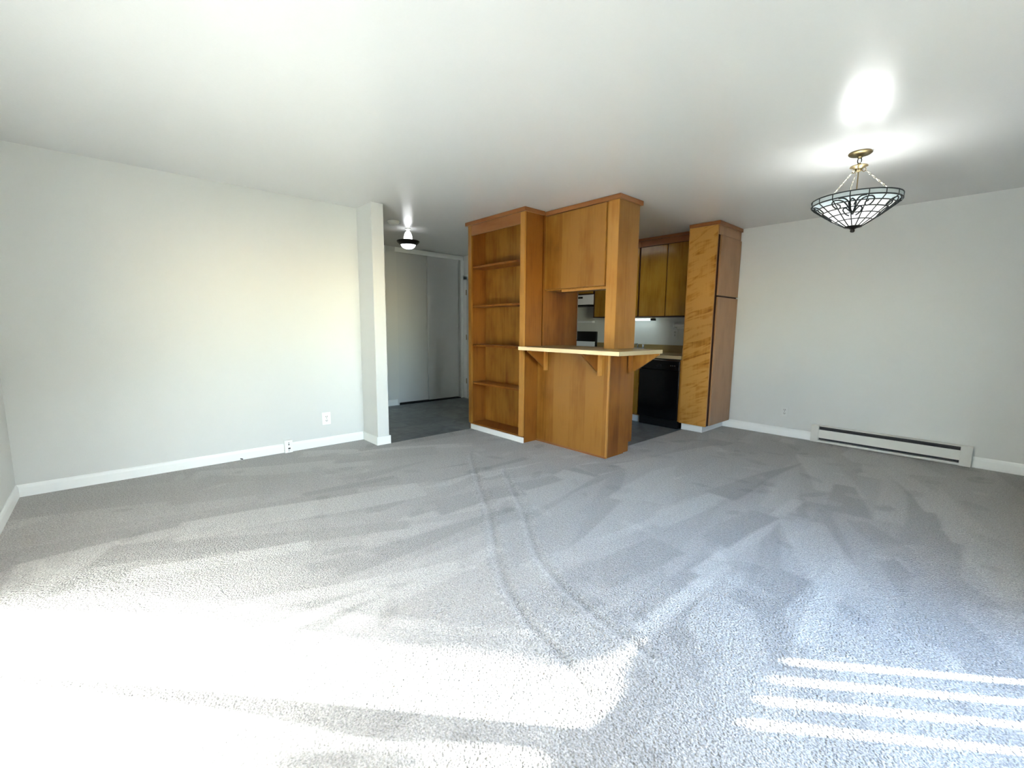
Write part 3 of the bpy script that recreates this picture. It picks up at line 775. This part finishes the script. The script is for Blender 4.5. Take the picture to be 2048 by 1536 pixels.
ul = thing('undercabinet_light', 'lit white fluorescent light under the wall cabinet', 'light', (-3.52, 5.64, 1.35))
box('housing', -3.86, -3.275, 5.585, 5.69, 1.376, 1.3915, 'white_plastic', ul, bev=0.002)
prism('diffuser', [(5.588, 1.3755), (5.593, 1.348), (5.682, 1.348), (5.687, 1.3755)], 'X', -3.855, -3.295, 'tube', ul, bev=0.002)
box('end_cap', -3.294, -3.265, 5.586, 5.689, 1.347, 1.3758, 'bronze', ul, bev=0.002)

ho = thing('towel_holder', 'small white plastic holder fixed to the kitchen wall beside pantry', 'holder', (-2.95, 5.70, 1.24))
box('back_plate', -3.01, -2.72, RY - 0.014, RY - 0.001, 1.24, 1.325, 'white_plastic', ho, bev=0.003)
prism('bracket', [(5.757, 1.32), (5.757, 1.245), (5.69, 1.255), (5.68, 1.285), (5.69, 1.315)], 'X', -3.005, -2.985, 'white_plastic', ho, bev=0.003)
bmt = bmesh.new(); add_tube(bmt, [(-2.984, 5.71, 1.285), (-2.73, 5.71, 1.285)], 0.026, 20)
link_mesh('roll_core', bmt, 'white_plastic', ho)

def outlet(name, face, u, z, label, mat_, horizontal='Y', w=0.075, h=0.118, jack=False):
    """duplex receptacle plate; face = (axis value, sign)"""
    val, sg = face
    if horizontal == 'Y':      # on an x = const wall
        loc = (val, u, z)
        bxf = lambda n, a0, a1, b0, b1, d0, d1, m, p, bv=0: box(n, min(val + sg * d0, val + sg * d1), max(val + sg * d0, val + sg * d1), u + a0, u + a1, z + b0, z + b1, m, p, bv)
    else:
        loc = (u, val, z)
        bxf = lambda n, a0, a1, b0, b1, d0, d1, m, p, bv=0: box(n, u + a0, u + a1, min(val + sg * d0, val + sg * d1), max(val + sg * d0, val + sg * d1), z + b0, z + b1, m, p, bv)
    t = thing(name, label, 'outlet', loc)
    bxf('cover_plate', -w / 2, w / 2, -h / 2, h / 2, 0.0005, 0.007, mat_, t, 0.002)
    for s in (-1, 1):
        r = bxf('receptacle', -0.017, 0.017, s * 0.021 - 0.0145, s * 0.021 + 0.0145, 0.007, 0.0095, mat_, t, 0.0012)
        bxf('slot', -0.009, -0.005, s * 0.021 - 0.006, s * 0.021 + 0.007, 0.0095, 0.0105, 'grey_slot', r)
        bxf('slot', 0.005, 0.009, s * 0.021 - 0.006, s * 0.021 + 0.007, 0.0095, 0.0105, 'grey_slot', r)
        bxf('slot', -0.003, 0.003, s * 0.021 - 0.0125, s * 0.021 - 0.008, 0.0095, 0.0105, 'grey_slot', r)
    bxf('screw', -0.003, 0.003, -0.003, 0.003, 0.007, 0.0082, 'chrome', t)
    return t
outlet('wall_outlet', (LX, 1), 1.588, 0.284, 'white duplex outlet on the long wall above the baseboard', 'white_plastic', w=0.085, h=0.128)
outlet('wall_outlet', (RY, -1), -1.602, 0.290, 'wall-coloured duplex outlet left of the baseboard heater', 'wall_plate', horizontal='X', w=0.072, h=0.118)
outlet('wall_outlet', (RY, -1), -3.01, 1.17, 'wall-coloured duplex outlet above the kitchen counter', 'wall_plate', horizontal='X')

jb = thing('jack_box', 'white cable jack box standing over the baseboard', 'jack box', (LX, 1.205, 0.0))
box('housing', LX + 0.0145, LX + 0.046, 1.168, 1.240, 0.001, 0.124, 'white_plastic', jb, bev=0.003)
for z, r in ((0.098, 0.004), (0.082, 0.006)):
    bmj = bmesh.new(); add_tube(bmj, [(LX + 0.045, 1.205, z), (LX + 0.051, 1.205, z)], r, 10)
    link_mesh('coax_port', bmj, 'grey_slot', jb)
box('phone_port', LX + 0.0455, LX + 0.049, 1.198, 1.218, 0.036, 0.050, 'grey_slot', jb)
box('screw', LX + 0.0455, LX + 0.048, 1.200, 1.208, 0.018, 0.024, 'chrome', jb)
bmj = bmesh.new(); add_tube(bmj, [(LX + 0.014, 0.80, 0.012), (LX + 0.024, 0.803, 0.012), (LX + 0.034, 0.812, 0.011)], 0.005, 8)
tag(link_mesh('cable_stub', bmj, 'black_matt'), 'tiny dark cable stub poking out of the baseboard', 'cable')

# stove, hood, shelf at the far end
stv = thing('stove', 'white stove with black backguard at the far kitchen wall', 'stove', (-4.69, 5.44, -0.012))
box('body', -5.07, -4.316, 5.16, 5.755, 0.0, 0.905, 'enamel', stv, bev=0.004)
box('oven_door', -5.06, -4.326, 5.125, 5.159, 0.20, 0.78, 'black', stv, bev=0.004)
box('drawer', -5.06, -4.326, 5.135, 5.159, 0.03, 0.185, 'enamel', stv, bev=0.004)
box('cooktop', -5.07, -4.316, 5.14, 5.69, 0.906, 0.914, 'enamel', stv, bev=0.002)
for x in (-4.88, -4.50):
    for yy in (5.28, 5.54):
        bmc = bmesh.new()
        for r in (0.03, 0.055, 0.08): add_tube(bmc, [(x + r * math.cos(a * math.pi / 12), yy + r * math.sin(a * math.pi / 12), 0.922) for a in range(24)], 0.007, 6, True)
        link_mesh('burner', bmc, 'black_matt', stv)
bg = box('backguard', -5.068, -4.312, 5.715, 5.757, 0.915, 1.182, 'black', stv, bev=0.006)
box('lower_panel', -5.06, -4.329, 5.705, 5.714, 0.916, 1.022, 'enamel', bg, bev=0.002)

rh = thing('range_hood', 'white range hood with dark vent slot over the stove', 'range hood', (-4.55, 5.6, 1.58))
prism('canopy', [(5.765, 1.742), (5.45, 1.742), (5.435, 1.72), (5.435, 1.592), (5.765, 1.592)], 'X', -4.93, -4.182, 'enamel', rh, bev=0.004)
box('vent_slot', -4.80, -4.375, 5.430, 5.436, 1.685, 1.712, 'black_matt', rh)
box('filter', -4.90, -4.30, 5.45, 5.75, 1.572, 1.591, 'black_matt', rh)
tag(prism('wall_shelf', [(5.7, 1.318), (5.768, 1.318), (5.768, 1.358), (5.7, 1.352)], 'X', -4.98, -4.383, 'enamel', bev=0.002), 'narrow white shelf on the wall above the stove', 'shelf')

# kitchen ceiling light (seen as a streak in the varnish of the wall cabinets)
kl = thing('kitchen_light', 'flat white ceiling light inside the kitchen', 'light', (-3.685, 4.85, H))
box('frame', -4.05, -3.32, 4.58, 5.12, H - 0.05, H - 0.0005, 'white_plastic', kl, bev=0.004)
box('diffuser', -4.03, -3.34, 4.60, 5.10, H - 0.062, H - 0.051, 'ceil_panel', kl, bev=0.003)

# ================================================================== BASEBOARD HEATER
hx0, hx1, hy0 = -1.310, -0.060, 5.702
ht = thing('baseboard_heater', 'long cream electric baseboard heater on the right wall', 'heater', ((hx0 + hx1) / 2, 5.735, 0))
box('back_plate', hx0 + 0.004, hx1 - 0.004, 5.760, RY - 0.001, 0.008, 0.19, 'heater', ht)
prism('top_cover', [(5.76, 0.193), (5.724, 0.193), (hy0 + 0.004, 0.186), (hy0 + 0.004, 0.183), (5.726, 0.189), (5.76, 0.189)], 'X', hx0 + 0.004, hx1 - 0.004, 'heater', ht)
box('front_panel', hx0 + 0.003, hx1 - 0.003, hy0, hy0 + 0.006, 0.057, 0.150, 'heater', ht, bev=0.002)
box('bottom_lip', hx0 + 0.003, hx1 - 0.003, hy0, 5.759, 0.008, 0.031, 'heater', ht, bev=0.002)
for a, b in ((hx0, hx0 + 0.073), (hx1 - 0.078, hx1)):
    box('end_cap', a, b, hy0 - 0.0015, 5.762, 0.006, 0.192, 'heater', ht, bev=0.004)
box('inner_shroud', hx0 + 0.074, hx1 - 0.079, 5.735, 5.759, 0.035, 0.187, 'heater_dark', ht)
bmfin = bmesh.new()
xx = hx0 + 0.085
while xx < hx1 - 0.085:
    add_box(bmfin, xx, xx + 0.002, 5.712, 5.734, 0.075, 0.135); xx += 0.012
fin = link_mesh('heating_fins', bmfin, 'fin', ht); fin['kind'] = 'stuff'
box('inner_bar', hx0 + 0.074, hx1 - 0.079, 5.716, 5.730, 0.166, 0.172, 'heater_dark', ht)

# ================================================================== PENDANT LAMP
PXc, PYc = -0.765, 3.891
pl = thing('pendant_lamp', 'leaded stained glass bowl lamp hanging from chains', 'lamp', (PXc, PYc, 1.91))
lathe('canopy', PXc, PYc, [(0, 2.4395), (0.066, 2.4395), (0.068, 2.432), (0.060, 2.424), (0.040, 2.418), (0.016, 2.412), (0.012, 2.402), (0, 2.400)], 'brass', pl)
bmL = bmesh.new()
add_tube(bmL, [(PXc + 0.011 * math.sin(a * math.pi / 10), PYc, 2.387 + 0.019 * math.cos(a * math.pi / 10)) for a in range(20)], 0.0032, 8, True)
link_mesh('loop', bmL, 'bronze', pl, smooth=True)
lathe('hub', PXc, PYc, [(0, 2.372), (0.008, 2.371), (0.014, 2.362), (0.050, 2.352), (0.052, 2.347), (0.040, 2.343), (0.024, 2.334), (0.018, 2.318), (0.006, 2.312), (0, 2.312)], 'brass', pl)
ZR1, ZR0, RR = 2.136, 2.104, 0.252      # rim top, rim bottom, rim radius
ZB, RB = 1.952, 0.047
def cone(th, t, off=0.0):
    r = RB + (RR - RB) * (1 - t) ** 0.90
    z = ZR0 - (ZR0 - ZB) * t ** 1.02
    return Vector((PXc + (r + off) * math.cos(th), PYc + (r + off) * math.sin(th), z - off * 0.9))
N = 16
TH0 = math.radians(4)
rows = [0.0, 0.17, 0.36, 0.56, 0.77, 1.0]
# panes: one mesh for each row, rotated copies share it
def pane_row(pts_fn, mat_, thick=0.003):
    first = None
    for i in range(N):
        if first is None:
            bm = bmesh.new()
            k = 3
            a0, a1 = TH0, TH0 + 2 * math.pi / N
            out = [[bm.verts.new(pts_fn(a0 + (a1 - a0) * j / k, s)) for j in range(k + 1)] for s in (0, 1)]
            for j in range(k): bm.faces.new((out[0][j], out[0][j + 1], out[1][j + 1], out[1][j]))
            first = link_mesh('pane', bm, mat_, pl)
        else:
            c = first.copy(); C.objects.link(c)
            c.rotation_euler = (0, 0, 2 * math.pi * i / N)
pane_row(lambda th, s: Vector((PXc + RR * math.cos(th), PYc + RR * math.sin(th), (ZR1, ZR0)[s])), 'opal_unlit')
for r0, r1, mt in zip(rows[:-1], rows[1:], ('opal_blue', 'opal', 'opal', 'opal', 'opal')):
    pane_row(lambda th, s: cone(th, (r0, r1)[s]), mt)
bmL = bmesh.new()
def ring(r, z, rad): add_tube(bmL, [(PXc + r * math.cos(2 * math.pi * a / 64), PYc + r * math.sin(2 * math.pi * a / 64), z) for a in range(64)], rad, 6, True)
ring(RR, ZR1, 0.0042); ring(RR, ZR0, 0.0046)
for t in rows[1:-1]:
    c = cone(0, t, 0.001); ring(c.x - PXc, c.z, 0.0036)
for i in range(N):
    th = TH0 + 2 * math.pi * i / N
    add_tube(bmL, [(PXc + RR * math.cos(th), PYc + RR * math.sin(th), ZR0), (PXc + RR * math.cos(th), PYc + RR * math.sin(th), ZR1)], 0.0034, 6)
    add_tube(bmL, [cone(th, t, 0.001) for t in np.linspace(0, 1, 8)], 0.0036, 6)
link_mesh('leading', bmL, 'lead', pl)
# scroll motif repeated four times round the bowl
bmS = bmesh.new()
def curve_on(th_c, pts, rad=0.0042):
    add_tube(bmS, [cone(th_c + a, max(0.005, t), 0.002) for a, t in pts], rad, 6)
def smooth_pts(p, n=22):
    p = [Vector((a, b, 0)) for a, b in p]; out = []
    P_ = [p[0]] + p + [p[-1]]
    for i in range(1, len(P_) - 2):
        for j in range(6):
            t = j / 6
            a, b, c, d = P_[i - 1], P_[i], P_[i + 1], P_[i + 2]
            q = 0.5 * ((2 * b) + (c - a) * t + (2 * a - 5 * b + 4 * c - d) * t * t + (3 * b - a - 3 * c + d) * t ** 3)
            out.append((q.x, q.y))
    out.append((p[-1].x, p[-1].y)); return out
for kq in range(4):
    thc = math.radians(-83 + 90 * kq)
    for s in (-1, 1):
        curve_on(thc, smooth_pts([(s * 0.02, 0.62), (s * 0.10, 0.40), (s * 0.22, 0.14), (s * 0.40, 0.06), (s * 0.52, 0.16), (s * 0.50, 0.32), (s * 0.38, 0.36), (s * 0.33, 0.26), (s * 0.40, 0.20)]))
        curve_on(thc, smooth_pts([(s * 0.04, 0.30), (s * 0.16, 0.06), (s * 0.30, 0.02)]))
        curve_on(thc, smooth_pts([(s * 0.08, 0.52), (s * 0.20, 0.38), (s * 0.30, 0.44), (s * 0.26, 0.58), (s * 0.14, 0.66)]))
        curve_on(thc, smooth_pts([(0, 0.08), (s * 0.09, 0.22), (s * 0.06, 0.42), (0, 0.56)]))
link_mesh('scrollwork', bmS, 'lead', pl)
lathe('bottom_cap', PXc, PYc, [(0, 1.962), (0.040, 1.960), (0.054, 1.951), (0.050, 1.946), (0.024, 1.940), (0.012, 1.932), (0.014, 1.922), (0.010, 1.914), (0, 1.911)], 'bronze', pl)
bmr2 = bmesh.new(); add_tube(bmr2, [(PXc, PYc, 2.315), (PXc, PYc, 1.96)], 0.0035, 8)
link_mesh('rod', bmr2, 'brass', pl)
for j in range(3):                                   # three link chains from hub to rim
    th = math.radians(33 + 120 * j)
    A = Vector((PXc + 0.032 * math.cos(th), PYc + 0.032 * math.sin(th), 2.332)); B = Vector((PXc + (RR - .004) * math.cos(th), PYc + (RR - .004) * math.sin(th), ZR1 + 0.004))
    bmc = bmesh.new()
    d = (B - A).normalized(); n1 = d.cross(Vector((0, 0, 1))).normalized(); n2 = d.cross(n1)
    L = (B - A).length; nl = 15
    for q in range(nl):
        c = A + d * (L * (q + 0.5) / nl); w = n1 if q % 2 else n2
        add_tube(bmc, [c + d * (0.0125 * math.cos(a * math.pi / 6)) + w * (0.0045 * math.sin(a * math.pi / 6)) for a in range(12)], 0.0013, 5, True)
    link_mesh('chain', bmc, 'pale_brass', pl)
    bmc = bmesh.new(); add_tube(bmc, [A + Vector((0.011 * math.cos(a * math.pi / 6) * math.cos(th), 0.011 * math.cos(a * math.pi / 6) * math.sin(th), -0.004 + 0.013 * math.sin(a * math.pi / 6))) for a in range(12)], 0.0026, 6, True)
    link_mesh('chain_ring', bmc, 'brass', pl)
for j in range(3):
    th = math.radians(275 + 120 * j)
    bx_, by_ = PXc + 0.085 * math.cos(th), PYc + 0.085 * math.sin(th)
    lathe('bulb', bx_, by_, [(0, 2.108), (0.016, 2.106), (0.026, 2.094), (0.028, 2.080), (0.022, 2.064), (0.012, 2.052), (0.011, 2.035), (0, 2.034)], 'bulb', pl, seg=20)
    ld = bpy.data.lights.new('bulb_light', 'POINT'); ld.energy = 17 * LAMP; ld.color = (0.95, 0.98, 1.0); ld.shadow_soft_size = 0.03
    lo = bpy.data.objects.new('bulb_light', ld); C.objects.link(lo); lo.parent = pl
    lo.location = (bx_ - PXc, by_ - PYc, 2.085 - 1.91)

# ================================================================== HALL LIGHT, SMOKE DETECTOR
HXc, HYc = -5.067, 2.838
hl = thing('hall_light', 'white glass ceiling light with dark bronze brim in the hall', 'light', (HXc, HYc, 2.19))
lathe('canopy', HXc, HYc, [(0, 2.4395), (0.036, 2.4395), (0.036, 2.430), (0.026, 2.422), (0.016, 2.408), (0, 2.406)], 'white_plastic', hl)
lathe('glass_neck', HXc, HYc, [(0.016, 2.409), (0.030, 2.395), (0.043, 2.370), (0.050, 2.340), (0.053, 2.312), (0.046, 2.298), (0.02, 2.296)], 'hall_glass', hl)
lathe('brim', HXc, HYc, [(0.0, 2.304), (0.05, 2.303), (0.115, 2.297), (0.138, 2.290), (0.141, 2.284), (0.130, 2.266), (0.108, 2.246), (0.094, 2.240), (0.090, 2.246), (0.11, 2.262), (0.11, 2.275), (0.05, 2.285), (0, 2.286)], 'bronze', hl)
lathe('glass_bowl', HXc, HYc, [(0.090, 2.256), (0.089, 2.240), (0.077, 2.217), (0.053, 2.201), (0.025, 2.194), (0, 2.193)], 'hall_glass', hl)

sd = thing('smoke_detector', 'round white smoke detector on the hall ceiling', 'smoke detector', (-4.835, 2.525, H - 0.035))
lathe('base', -4.835, 2.525, [(0, 2.4395), (0.066, 2.4395), (0.066, 2.428), (0, 2.428)], 'white_plastic', sd)
lathe('cover', -4.835, 2.525, [(0, 2.4278), (0.062, 2.4275), (0.060, 2.415), (0.050, 2.406), (0.02, 2.404), (0, 2.404)], 'white_plastic', sd)
